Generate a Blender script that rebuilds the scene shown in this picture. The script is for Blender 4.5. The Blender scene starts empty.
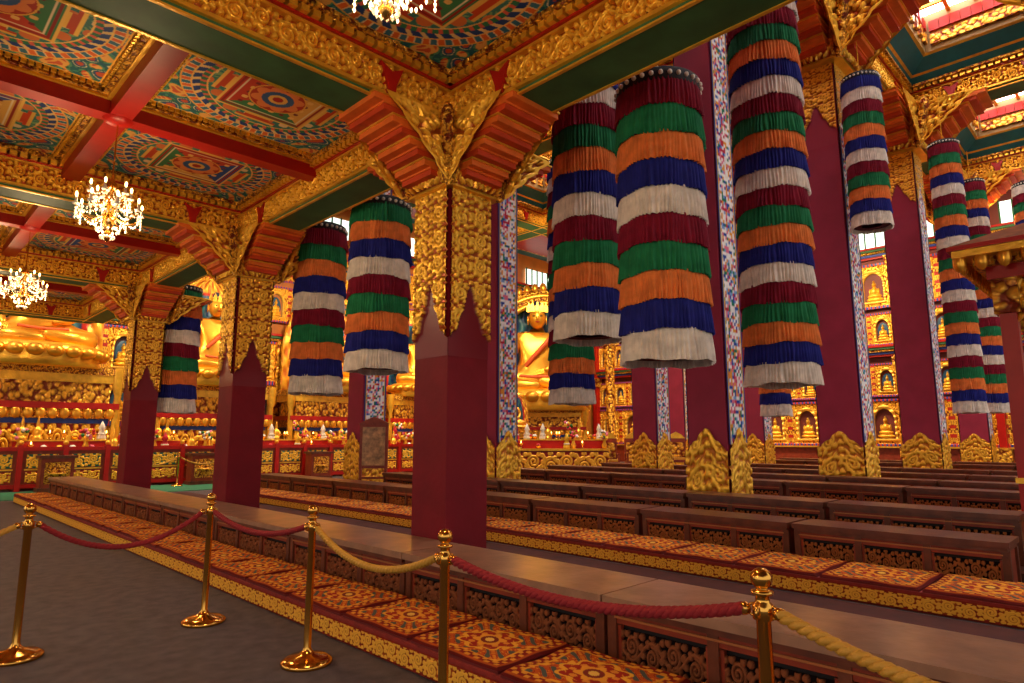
import bpy, math, random
import numpy as np
from mathutils import Vector, Matrix
random.seed(3); rng=np.random.default_rng(5)
scene=bpy.context.scene
try:
    scene.view_settings.view_transform='Standard'
except Exception: pass

def lin(c):
    c=np.asarray(c,float)/255.
    return np.where(c<=0.04045,c/12.92,((c+0.055)/1.055)**2.4)
def L4(r,g,b,a=0.0):
    v=lin([r,g,b]); return np.array([v[0],v[1],v[2],a])

# ------------------------------------------------------------ materials
MATS={}
def mat(name,rgb=(200,200,200),rough=.6,metal=0,noise=0,scale=8,bump=0,bscale=40,emit=0,emitcol=None,spec=.5,trans=0):
    if name in MATS: return MATS[name]
    m=bpy.data.materials.new(name); m.use_nodes=True
    nt=m.node_tree; b=nt.nodes['Principled BSDF']
    c=lin(rgb)
    b.inputs['Base Color'].default_value=(*c,1)
    b.inputs['Roughness'].default_value=rough
    b.inputs['Metallic'].default_value=metal
    b.inputs['Specular IOR Level'].default_value=spec
    b.inputs['Transmission Weight'].default_value=trans
    tc=nt.nodes.new('ShaderNodeTexCoord')
    if noise:
        n=nt.nodes.new('ShaderNodeTexNoise'); n.inputs['Scale'].default_value=scale; n.inputs['Detail'].default_value=5
        nt.links.new(tc.outputs['Object'],n.inputs['Vector'])
        r=nt.nodes.new('ShaderNodeValToRGB')
        r.color_ramp.elements[0].position=.3; r.color_ramp.elements[1].position=.7
        r.color_ramp.elements[0].color=(*(c*(1-noise)),1); r.color_ramp.elements[1].color=(*np.minimum(c*(1+noise),1),1)
        nt.links.new(n.outputs['Fac'],r.inputs['Fac']); nt.links.new(r.outputs['Color'],b.inputs['Base Color'])
    if bump:
        n2=nt.nodes.new('ShaderNodeTexNoise'); n2.inputs['Scale'].default_value=bscale; n2.inputs['Detail'].default_value=4
        nt.links.new(tc.outputs['Object'],n2.inputs['Vector'])
        bp=nt.nodes.new('ShaderNodeBump'); bp.inputs['Strength'].default_value=bump; bp.inputs['Distance'].default_value=.02
        nt.links.new(n2.outputs['Fac'],bp.inputs['Height']); nt.links.new(bp.outputs['Normal'],b.inputs['Normal'])
    if emit:
        b.inputs['Emission Color'].default_value=(*lin(emitcol or rgb),1)
        b.inputs['Emission Strength'].default_value=emit
    MATS[name]=m; return m

def painted(name,rough=.45,spec=.5):
    m=bpy.data.materials.new(name); m.use_nodes=True; nt=m.node_tree; b=nt.nodes['Principled BSDF']
    a=nt.nodes.new('ShaderNodeAttribute'); a.attribute_name='Col'
    nt.links.new(a.outputs['Color'],b.inputs['Base Color']); nt.links.new(a.outputs['Alpha'],b.inputs['Metallic'])
    b.inputs['Roughness'].default_value=rough; b.inputs['Specular IOR Level'].default_value=spec
    return m
PAINT=painted('painted_relief',.34,.35); FAB=painted('woven_fabric',.9,.15)

def ornate(name,c1,c2,scale,metal=.5):
    m=bpy.data.materials.new(name); m.use_nodes=True; nt=m.node_tree; b=nt.nodes['Principled BSDF']
    tc=nt.nodes.new('ShaderNodeTexCoord'); v=nt.nodes.new('ShaderNodeTexVoronoi'); v.inputs['Scale'].default_value=scale
    n=nt.nodes.new('ShaderNodeTexNoise'); n.inputs['Scale'].default_value=scale*.7
    mx=nt.nodes.new('ShaderNodeMixRGB'); mx.inputs[0].default_value=.12
    nt.links.new(tc.outputs['Object'],n.inputs['Vector'])
    nt.links.new(tc.outputs['Object'],mx.inputs[1]); nt.links.new(n.outputs['Color'],mx.inputs[2])
    nt.links.new(mx.outputs[0],v.inputs['Vector'])
    r=nt.nodes.new('ShaderNodeValToRGB')
    r.color_ramp.elements[0].position=.38; r.color_ramp.elements[0].color=(*lin(c2),1)
    r.color_ramp.elements[1].position=.7; r.color_ramp.elements[1].color=(*lin(c1),1)
    nt.links.new(v.outputs['Distance'],r.inputs['Fac']); nt.links.new(r.outputs['Color'],b.inputs['Base Color'])
    bp=nt.nodes.new('ShaderNodeBump'); bp.inputs['Strength'].default_value=.9; bp.inputs['Distance'].default_value=.05; bp.invert=True
    nt.links.new(v.outputs['Distance'],bp.inputs['Height']); nt.links.new(bp.outputs['Normal'],b.inputs['Normal'])
    b.inputs['Metallic'].default_value=metal; b.inputs['Roughness'].default_value=.32
    return m

GOLD=mat('gold_leaf',(244,180,54),.3,.55,noise=.2,scale=6,bump=.3,bscale=30)
GOLDS=mat('gold_statue',(238,168,52),.3,.7,noise=.25,scale=2)
GOLDO=ornate('gold_ornate',(120,44,10),(250,188,58),9)
GOLDF=ornate('gold_ornate_fine',(120,40,12),(248,184,58),22)
BRASS=mat('polished_brass',(225,165,75),.16,1)
MAROON=mat('maroon_paint',(116,16,28),.6,noise=.16,scale=3,bump=.12,bscale=20,spec=.2)
MAROON_SKYLIT=mat('maroon_paint_skylit',(150,42,66),.6,noise=.14,scale=2,bump=.1,bscale=20,spec=.25)  # maroon with the nave's cool skylight tint mixed into the colour
RED=mat('red_lacquer',(170,22,14),.38,noise=.1,scale=5,spec=.35)
ORANGE=mat('orange_paint',(226,108,38),.5,noise=.15,scale=6,spec=.25)
ORANGE2=mat('deep_orange_paint',(196,66,28),.5,noise=.15,scale=6,spec=.25)
GREEN=mat('green_paint',(54,96,56),.55,noise=.25,scale=3,spec=.3)
TEAL=mat('teal_paint',(30,112,122),.5,noise=.15,scale=3)
BLUE=mat('blue_paint',(28,60,150),.5)
WOOD=mat('dark_wood',(100,50,30),.36,noise=.3,scale=7,bump=.15,bscale=25,spec=.4)
WOODR=mat('red_wood',(136,52,30),.38,noise=.25,scale=7,spec=.35)
PLANK=mat('worn_plank_wood',(150,112,88),.28,noise=.3,scale=5,bump=.1,bscale=18)
DARK=mat('dark_interior',(26,14,12),.8)
WHITE=mat('white_cloth',(225,215,200),.9,noise=.06)

# ------------------------------------------------------------ mesh builder
class MB:
    def __init__(s): s.V=[];s.F=[];s.M=[];s.S=[];s.C=[];s.n=0;s.mats=[]
    def mi(s,m):
        if m not in s.mats: s.mats.append(m)
        return s.mats.index(m)
    def add(s,v,f,m,smooth=False,col=None):
        v=np.asarray(v,float).reshape(-1,3); f=[[i+s.n for i in q] for q in f] if not isinstance(f,np.ndarray) else (f+s.n).tolist()
        s.V.append(v); s.F+=f; k=s.mi(m); s.M+=[k]*len(f); s.S+=[smooth]*len(f)
        s.C.append(np.tile([1,1,1,0.],(len(v),1)) if col is None else np.asarray(col).reshape(-1,4)); s.n+=len(v)
    def box(s,x0,x1,y0,y1,z0,z1,m,top=None):
        dx,dy=top or (0,0)
        v=[(x0,y0,z0),(x1,y0,z0),(x1,y1,z0),(x0,y1,z0),(x0+dx,y0+dy,z1),(x1-dx,y0+dy,z1),(x1-dx,y1-dy,z1),(x0+dx,y1-dy,z1)]
        s.add(v,[[3,2,1,0],[4,5,6,7],[0,1,5,4],[1,2,6,5],[2,3,7,6],[3,0,4,7]],m)
    def surf(s,P,m,col=None,smooth=True,wrap=False):
        ny,nx=P.shape[:2]
        idx=np.arange(ny*nx).reshape(ny,nx)
        if wrap: idx=np.concatenate([idx,idx[:,:1]],1)
        f=np.stack([idx[:-1,:-1],idx[:-1,1:],idx[1:,1:],idx[1:,:-1]],-1).reshape(-1,4)
        s.add(P.reshape(-1,3),f,m,smooth,col)
    def sheet(s,o,u,v,n,W,H,h,col,m=None,smooth=True):
        ny,nx=h.shape; o,u,v,n=map(lambda a:np.array(a,float),(o,u,v,n))
        a=np.linspace(0,W,nx)[None,:,None]; b=np.linspace(0,H,ny)[:,None,None]
        s.surf(o+a*u+b*v+h[...,None]*n,m or PAINT,col,smooth)
    def lathe(s,prof,m,c=(0,0,0),n=24,sq=(1,1),smooth=True):
        p=np.array(prof,float); t=np.linspace(0,2*np.pi,n,endpoint=False)
        P=np.stack([p[:,0:1]*np.cos(t)*sq[0]+c[0],p[:,0:1]*np.sin(t)*sq[1]+c[1],np.repeat(p[:,1:2],n,1)+c[2]],-1)
        s.surf(P,m,None,smooth,True)
    def ell(s,c,r,m,n=14):
        a=np.linspace(-np.pi/2,np.pi/2,max(6,n//2+2))
        if np.isscalar(r): r=(r,r,r)
        s.lathe([(max(1e-4,np.cos(q)),np.sin(q)*r[2]) for q in a],m,c,n,(r[0],r[1]))
    def tube(s,path,r,m,n=8):
        P=np.array(path,float); N=len(P); r=np.broadcast_to(np.array(r,float),(N,))
        T=np.gradient(P,axis=0); T/=np.linalg.norm(T,axis=1,keepdims=True)+1e-9
        ref=np.where(np.abs(T[:,2:3])>.95,[[1.,0,0]],[[0,0,1.]]); A=np.cross(T,ref); A/=np.linalg.norm(A,axis=1,keepdims=True)+1e-9
        for i in range(1,N):
            if A[i]@A[i-1]<0: A[i]*=-1
        B=np.cross(T,A); t=np.linspace(0,2*np.pi,n,endpoint=False)
        Q=P[:,None,:]+r[:,None,None]*(np.cos(t)[None,:,None]*A[:,None]+np.sin(t)[None,:,None]*B[:,None])
        s.surf(Q,m,None,True,True)
    def prism(s,poly,axis,a,b,m):
        n=len(poly)
        def P(p,q):
            return {'x':(q,p[0],p[1]),'y':(p[0],q,p[1]),'z':(p[0],p[1],q)}[axis]
        v=[P(p,a) for p in poly]+[P(p,b) for p in poly]
        f=[list(range(n))[::-1],list(range(n,2*n))]+[[i,(i+1)%n,n+(i+1)%n,n+i] for i in range(n)]
        s.add(v,f,m)
    def mesh(s,name):
        me=bpy.data.meshes.new(name)
        me.from_pydata(np.concatenate(s.V).tolist(),[],s.F)
        for m in s.mats: me.materials.append(m)
        me.polygons.foreach_set('material_index',s.M); me.polygons.foreach_set('use_smooth',s.S)
        ca=me.color_attributes.new('Col','FLOAT_COLOR','POINT')
        ca.data.foreach_set('color',np.concatenate(s.C).astype(np.float32).ravel())
        me.update(); return me

def inst(me,name,loc=(0,0,0),rz=0,sc=1,parent=None):
    o=bpy.data.objects.new(name,me); scene.collection.objects.link(o)
    o.location=loc; o.rotation_euler=(0,0,rz); o.scale=(sc,)*3 if np.isscalar(sc) else sc
    if parent: o.parent=parent
    return o
def empty(name,loc=(0,0,0)):
    o=bpy.data.objects.new(name,None); scene.collection.objects.link(o); o.location=loc; return o

# ------------------------------------------------------------ relief fields
def field(W,H,nx,ny,curves,wd,periodic=True):
    X,Y=np.meshgrid(np.linspace(0,W,nx),np.linspace(0,H,ny)); P=np.stack([X.ravel(),Y.ravel()],1)
    best=np.full(len(P),9.)
    C=np.concatenate(curves)
    if periodic: C=np.concatenate([C,C+[W,0],C-[W,0]])
    for i in range(0,len(C),150):
        d=np.sqrt(((P[:,None]-C[None,i:i+150])**2).sum(-1)).min(1); best=np.minimum(best,d)
    return np.sqrt(np.clip(1-(best/wd)**2,0,1)).reshape(ny,nx)
def spiral(cx,cy,R,turn,ph,hand=1,n=60):
    t=np.linspace(0,1,n); r=R*(1-.85*t); a=ph+hand*t*turn*2*np.pi
    return np.stack([cx+r*np.cos(a),cy+r*np.sin(a)],1)
def scroll(W,H,nx,ny,wd=.055):
    cs=[]
    t=np.linspace(0,1,90)
    cs.append(np.stack([t*W,H/2+.28*H*np.sin(t*2*np.pi)],1))
    for k,(cx,cy,hd) in enumerate([(W*.25,H*.40,1),(W*.75,H*.60,-1)]):
        cs.append(spiral(cx,cy,H*.3,1.9,np.pi/2*hd,hd))
        for a in range(6):
            q=a*np.pi/3; cs.append(spiral(cx+.42*H*np.cos(q),cy+.36*H*np.sin(q),H*.09,1.1,q,hd,20))
    for cx,cy in [(0,.15),(0,.85),(.5,.12),(.5,.88),(.25,.93),(.75,.07)]:
        cs.append(spiral(W*cx,H*cy,H*.08,1.2,0,1,20))
    return field(W,H,nx,ny,cs,H*wd)
GC=L4(250,190,60,.55); GD=L4(166,74,16,.3)
def colmix(f,a,b,lo=.05,hi=.5):
    t=np.clip((f-lo)/(hi-lo),0,1)[...,None]; return a*(1-t)+b*t
SC=scroll(.55,.3,84,48,.062)
NSX,NSY=SC.shape[1],SC.shape[0]
def tilefield(f,n): return np.concatenate([f[:,:-1]]*n+[f[:,:1]],1)

def beam_mesh(Ln,name):
    b=MB(); h=Ln/2; w=.23
    b.box(-h,h,-w,w,0,.5,ORANGE)
    b.box(-h,h,-w-.01,w+.01,-.012,.02,GREEN)
    for sg in (-1,1):
        y0,y1=sorted((sg*(w+.012),sg*(w-.02))); b.box(-h,h,y0,y1,-.022,-.005,GOLD)
    n=max(1,round(Ln/.42)); F=tilefield(SC,n); C=colmix(F,GD,GC)
    for sg in (-1,1):
        if sg<0: b.sheet((-h,-w-.012,.05),(1,0,0),(0,0,1),(0,-1,0),Ln,.26,F*.05,C)
        else: b.sheet((h,w+.012,.05),(-1,0,0),(0,0,1),(0,1,0),Ln,.26,F*.05,C)
        y0,y1=sorted((sg*w,sg*(w+.05))); b.box(-h,h,y0,y1,.018,.05,GOLD)
        y0,y1=sorted((sg*w,sg*(w+.07))); b.box(-h,h,y0,y1,.31,.335,GOLD)
        y0,y1=sorted((sg*w,sg*(w+.10))); b.box(-h,h,y0,y1,.335,.355,RED)
        m=int(Ln/.1)
        for i in range(m):
            x=-h+(i+.5)*Ln/m
            y0,y1=sorted((sg*w,sg*(w+.15))); b.box(x-.034,x+.034,y0,y1,.355,.41,GOLD)
        y0,y1=sorted((sg*w,sg*(w+.19))); b.box(-h,h,y0,y1,.41,.455,GOLDF)
        for x in (-h+.98,h-.98):
            b.prism([(x-.04,.02),(x+.04,.02),(x+.05,.12),(x+.12,.30),(x,.24),(x-.12,.30),(x-.05,.12)],'y',sg*w,sg*(w+.08),RED)
    return b.mesh(name)

def capital_mesh(name):
    b=MB()
    N=8; zs=np.linspace(.08,.64,N+1)
    for ax in (0,1):
        for i in range(N):
            hl=.40+.75*((i+1)/N)**1.15; t=.23+.010*i
            m=(ORANGE2,ORANGE)[i%2]
            a=(-hl,hl,-t,t) if ax==0 else (-t,t,-hl,hl)
            b.box(*a,zs[i],zs[i+1],m)
            a=(-hl-.015,hl+.015,-t-.012,t+.012) if ax==0 else (-t-.012,t+.012,-hl-.015,hl+.015)
            b.box(*a,zs[i+1]-.018,zs[i+1],GOLD if i%2 or i==N-1 else ORANGE)
        nx,ny=130,56; u=np.linspace(-1,1,nx)[None,:]; v=np.linspace(0,1,ny)[:,None]
        F=SC[:, np.clip((np.abs(np.linspace(-1,1,nx))*1.6*NSX).astype(int)%(NSX-1),0,NSX-1)]
        F=F[(np.linspace(0,1.5*NSY-1,ny).astype(int))%(NSY-1)]
        edge=(np.abs(u)>.95)|(v>.96); F=np.where(edge+0*v>0,1,F)
        hw=.38+.68*v**1.1+.03*np.abs(np.sin(v*12))
        for sg in (-1,1):
            X=u*hw; Z=.02+v*.62+0*u; Y=sg*(.315+.05*F+.04*(1-u*u))+0*u
            P=np.stack([X,Y,Z],-1) if ax==0 else np.stack([Y,X,Z],-1)
            b.surf(P,PAINT,colmix(F,GD,GC))
    b.box(-.34,.34,-.34,.34,0,.09,GOLD)
    b.box(-.36,.36,-.36,.36,.12,.62,GOLDO,top=(-.08,-.08))
    for sx in (-1,1):
        for sy in (-1,1):
            for k in range(5):
                q=.33+.035*k; b.ell((sx*q,sy*q,.1+.12*k),(.07,.07,.12),GOLDF,10)
    return b.mesh(name)

def face_sheet(b,w,z0,z1,F,C,amp,faces=(0,1,2,3),off=0,m=None):
    for k in faces:
        a=k*math.pi/2; n=(math.cos(a),math.sin(a),0); u=(-math.sin(a),math.cos(a),0)
        o=np.array(n)*(w/2+off)-np.array(u)*w/2+np.array([0,0,z0])
        b.sheet(o,u,(0,0,1),n,w,z1-z0,F*amp,C,m)

def spikecol(w,z0,z1,res,marcol,peak,valley):
    nx=int(w/res)+1; ny=int((z1-z0)/res)+1
    u=np.linspace(-1,1,nx)[None,:]; z=np.linspace(z0,z1,ny)[:,None]
    bd=valley+(peak-valley)*(1-np.abs(u))**1.6+.06*np.abs(np.sin(u*9))
    iy=(np.arange(ny)*res/.25*(NSY-1)).astype(int)%(NSY-1); ix=(np.linspace(0,1,nx)*(NSX-1)).astype(int)
    F=SC[iy][:,ix]
    mask=z>bd
    edge=np.abs(z-bd)<.03
    C=colmix(F,GD,GC)
    C=np.where(mask[...,None],C,marcol)
    F=np.where(mask,F*.8+.5,0); F=np.where(edge&mask,1.3,F)
    return F,C
MC=L4(116,16,28,0)
def column_aisle():
    b=MB(); w=.5
    b.box(-w/2,w/2,-w/2,w/2,0,3.8,MAROON)
    b.box(-w/2-.05,w/2+.05,-w/2-.05,w/2+.05,0,.18,GREEN)
    F,C=spikecol(w,2.15,3.8,.010,MC,2.86,2.3)
    face_sheet(b,w,2.15,3.8,F,C,.03,off=.004)
    return b.mesh('column')
PAL=[L4(232,226,220),L4(240,236,232),L4(228,220,220),L4(40,70,160),L4(190,40,60),L4(30,120,90),L4(225,150,50),L4(120,160,210),L4(220,110,140),L4(235,235,235)]
def brocade(w,h,res=.024):
    nx=int(w/res)+1; ny=int(h/res)+1
    cell=rng.integers(0,len(PAL),(ny//2+2,nx//2+2)); 
    idx=cell[(np.arange(ny)//2)][:,(np.arange(nx)//2)]
    C=np.array(PAL)[idx]
    u=np.abs(np.linspace(-1,1,nx)); C[:,u>.86]=L4(36,60,130); C[:,(u>.78)&(u<=.86)]=L4(220,175,80)
    return np.zeros((ny,nx)),C
def column_nave(w):
    b=MB(); h=9.8
    b.box(-w/2,w/2,-w/2,w/2,0,h,MAROON_SKYLIT)
    F,C=spikecol(w,7.9,h,.02,L4(150,42,66),8.9,8.2)  # same skylight-tinted maroon as the shaft
    face_sheet(b,w,7.9,h,F,C,.03,off=.004)
    for k in (1,3):
        F,C=brocade(w*.92,7.7)
        a=k*math.pi/2; n=(math.cos(a),math.sin(a),0); u=(-math.sin(a),math.cos(a),0)
        o=np.array(n)*(w/2+.03)-np.array(u)*w*.46+np.array([0,0,1.3])
        b.sheet(o,u,(0,0,1),n,w*.92,8.3,F,C,FAB)
    nx=int(w/.018); ny=60; u=np.linspace(-1,1,nx)[None,:]; v=np.linspace(0,1,ny)[:,None]
    top=1.18+.36*(1-np.abs(u))**1.2+.04*np.abs(np.sin(7*u))
    F=SC[(np.arange(ny)*2)%(NSY-1)][:,(np.linspace(0,1,nx)*(NSX-1)).astype(int)]
    for k in range(4):
        a=k*math.pi/2; n=np.array((math.cos(a),math.sin(a),0)); uu=np.array((-math.sin(a),math.cos(a),0))
        P=n*(w/2+.03)+uu*(w/2+.03)*u[...,None]*np.ones((ny,1,1))+n*F[...,None]*.03
        P[...,2]=v*top
        b.surf(P,PAINT,colmix(F,L4(195,110,28,.3),GC))
    b.box(-w/2-.05,w/2+.05,-w/2-.05,w/2+.05,0,.25,mat('stone_base',(120,110,100),.6))
    return b.mesh('nave_column')

# ------------------------------------------------------------ mandala panel
def mandala(n=250):
    u,v=np.meshgrid(np.linspace(-1,1,n),np.linspace(-1,1,n)); r=np.hypot(u,v); th=np.arctan2(v,u); s=np.maximum(abs(u),abs(v))
    C=np.zeros((n,n,4)); 
    def S(m,c): C[m]=c
    sw=np.sin(11*u+3*np.sin(9*v))*np.sin(10*v+3*np.cos(8*u)); s2=np.sin(34*u+4*np.sin(21*v))*np.sin(33*v+4*np.sin(19*u))
    C[:]=L4(34,96,106); S(s2>.55,L4(70,136,116)); S(sw>.2,L4(84,146,110)); S((sw>.2)&(s2>.3),L4(40,96,66)); S(sw>.5,L4(226,166,84)); S((sw>.5)&(s2>.2),L4(200,86,56)); S(sw<-.45,L4(44,72,120)); S(sw<-.7,L4(190,80,46)); S(abs(sw+.25)<.05,L4(226,210,170))
    S(r<.86,L4(236,176,72,.2))
    S(r<.845,L4(56,112,136)); S((r<.845)&(np.sin(40*th)>0),L4(222,104,46)); S((r<.845)&(abs(np.sin(40*th))<.25),L4(236,210,160))
    S(r<.77,L4(236,186,96,.2)); S(r<.755,L4(34,64,126)); S((r<.755)&(np.sin(36*th+30*r)>.45),L4(226,194,130))
    S(r<.69,L4(50,122,86)); S((r<.69)&(np.sin(48*th)>.3),L4(214,96,74))
    S(r<.635,L4(235,190,104,.2)); S(r<.62,L4(60,122,112)); S((r<.62)&(s2>.4),L4(120,164,112)); S((r<.62)&(np.sin(17*u)*np.sin(17*v)>.4),L4(214,116,62)); S((r<.62)&(np.sin(17*u)*np.sin(17*v)<-.7),L4(226,200,150))
    gate=((abs(u)<.13)|(abs(v)<.13))&(s<.56); gate2=(((abs(u)<.2)&(abs(v)>.5))|((abs(v)<.2)&(abs(u)>.5)))&(s<.56)
    S(gate|gate2,L4(200,70,38)); S((gate|gate2)&(np.sin(60*s)>.3),L4(236,186,86,.2))
    q=np.where(abs(u)>abs(v),np.where(u>0,0,1),np.where(v>0,2,3))
    cols=[L4(222,166,80),L4(196,64,42),L4(62,124,78),L4(44,80,146)]
    for k in range(4):
        S((s<.44)&(q==k),cols[k])
    S((s<.44)&(s>.415),L4(236,192,96,.2)); S((s<.40)&(s>.375),L4(150,38,32)); S((s<.36)&(s>.345),L4(230,210,170))
    S((s<.34)&(np.sin(30*u)*np.sin(30*v)>.6),L4(236,186,104)); S((s<.34)&(np.sin(30*u)*np.sin(30*v)<-.75),L4(120,40,48))
    S(r<.27,L4(232,172,72,.2)); S(r<.255,L4(180,52,38)); S((r<.19+.06*abs(np.sin(4*th))),L4(226,130,70)); S(r<.15,L4(56,90,136)); S(r<.09,L4(236,186,90,.2)); S(r<.05,L4(170,40,36))
    S(s>.87,L4(240,176,58,.3)); S((s>.885)&(s<.93),L4(30,86,80)); 
    S((s>.885)&(s<.93)&(np.sin(60*(u+v))>.2),L4(236,182,76)); S((s>.93)&(s<.945),L4(240,178,64,.3)); S(s>=.945,L4(136,34,18))
    return C
def mandala_mesh(sz):
    b=MB(); C=mandala(); n=C.shape[0]
    b.sheet((-sz/2,-sz/2,0),(1,0,0),(0,1,0),(0,0,-1),sz,sz,np.zeros((n,n)),C,painted('mandala_painting',.6,.2))
    for a in ((-1,0),(1,0),(0,-1),(0,1)):
        h=sz/2
        if a[0]: x0,x1=sorted((a[0]*h,a[0]*(h-.08))); b.box(x0,x1,-h,h,-.05,0,GOLDF)
        else: y0,y1=sorted((a[1]*h,a[1]*(h-.08))); b.box(-h,h,y0,y1,-.05,0,GOLDF)
    m=34
    for i in range(m):
        x=-sz/2+.1+(sz-.2)*i/(m-1)
        for sg in (-1,1):
            b.box(x-.02,x+.02,sg*(sz/2-.1)-.02,sg*(sz/2-.1)+.02,-.035,0,GOLD); b.box(sg*(sz/2-.1)-.02,sg*(sz/2-.1)+.02,x-.02,x+.02,-.035,0,GOLD)
    return b.mesh('mandala_panel')

# ------------------------------------------------------------ LAYOUT
S=4.92; X0=4.0; YC=[-.08+S*j for j in range(-1,6)]
ZB=4.4
cam=bpy.data.cameras.new('camera'); co=bpy.data.objects.new('camera',cam); scene.collection.objects.link(co)
cam.lens=36*644/1024; cam.sensor_width=36; cam.clip_start=.05; cam.clip_end=200
co.location=(0,0,1.4); co.rotation_euler=(math.radians(98.48),0,math.radians(-45)); scene.camera=co

b=MB(); b.box(-14,34,-14,27,-.2,0,mat('grey_carpet',(92,80,84),.6,noise=.3,scale=9,bump=.5,bscale=220,spec=.35)); inst(b.mesh('floor'),'floor')
b=MB(); b.box(7.95,31.5,-2,17,-.02,.12,mat('dark_floor_boards',(80,44,30),.35,noise=.25,scale=4)); inst(b.mesh('nave_dais'),'nave_dais')
b=MB(); b.box(-5,9,18.4,21.0,0,.015,mat('green_carpet',(50,120,84),.95,noise=.2,scale=12)); inst(b.mesh('green_runner_carpet'),'green_runner_carpet')
b=MB(); b.box(4.4,6.1,-4,18,0,.012,mat('brown_floor_carpet',(80,32,24),.9,noise=.25,scale=5)); inst(b.mesh('aisle_carpet'),'aisle_carpet')

cm=column_aisle(); cap=capital_mesh('capital')
for x,ys in ((X0,[-.08,4.84,9.76,14.85]),(X0-S,[4.84,9.76,14.85])):
    for y in ys:
        e=empty('column',(x,y,0)); inst(cm,'shaft',parent=e); inst(cap,'capital',(0,0,3.77),parent=e)
NC=[(9.3,4.84,.62),(15.1,4.84,.84),(21.6,4.84,.9),(29,4.84,.85),(9.3,9.76,.62),(15.1,9.76,.7),(21.6,9.76,.7),(9.3,14.68,.7),(25,14.68,.75)]
meshes={}
for x,y,w in NC:
    if w not in meshes: meshes[w]=column_nave(w)
    e=empty('nave_column',(x,y,0)); inst(meshes[w],'shaft',parent=e); inst(cap,'capital',(0,0,9.8),sc=(1.6*w/.7,1.6*w/.7,1.9),parent=e)

bm=beam_mesh(S,'beam')
for x in (X0,X0-S):
    for i in range(len(YC)-2): inst(bm,'ceiling_beam',(x,(YC[i]+YC[i+1])/2,ZB),math.pi/2)
for y in YC[:-1]:
    for k in (0,1): inst(bm,'ceiling_beam',(X0-S*(k+.5),y,ZB))
pm=mandala_mesh(2.12)
b=MB(); h=S/2-.2
for ax in (0,1):
    a=(-h,h,-.1,.1) if ax==0 else (-.1,.1,-h,h)
    b.box(*a,.24,.46,RED)
    a=(-h,h,-.14,.14) if ax==0 else (-.14,.14,-h,h)
    b.box(*a,.385,.41,GOLD)
    a=(-h,h,-.19,.19) if ax==0 else (-.19,.19,-h,h)
    b.box(*a,.41,.46,GOLDF)
b.lathe([(0,.19),(.08,.2),(.13,.22),(.15,.25)],RED)
rb=b.mesh('cross_beam')
for i in range(len(YC)-2):
    for k in (0,1):
        cx=X0-S*(k+.5); cy=(YC[i]+YC[i+1])/2
        inst(rb,'coffer_cross_beam',(cx,cy,ZB))
        for sx in (-1,1):
            for sy in (-1,1): inst(pm,'mandala_ceiling_panel',(cx+sx*1.16,cy+sy*1.16,ZB+.47),random.choice([0,1,2,3])*math.pi/2)
b=MB(); b.box(-6.1,4.1,YC[0]-.2,19.8,ZB+.5,ZB+.7,GOLDF); inst(b.mesh('ceiling'),'ceiling')
b=MB(); b.box(3.9,4.1,-5,19.8,ZB+.5,13.2,MAROON_SKYLIT); inst(b.mesh('wall_clerestory'),'wall_clerestory')
b=MB(); b.box(-6.1,4.1,19.62,19.8,ZB+.5,13.2,MAROON_SKYLIT); inst(b.mesh('wall_gallery'),'wall_gallery')

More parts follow.
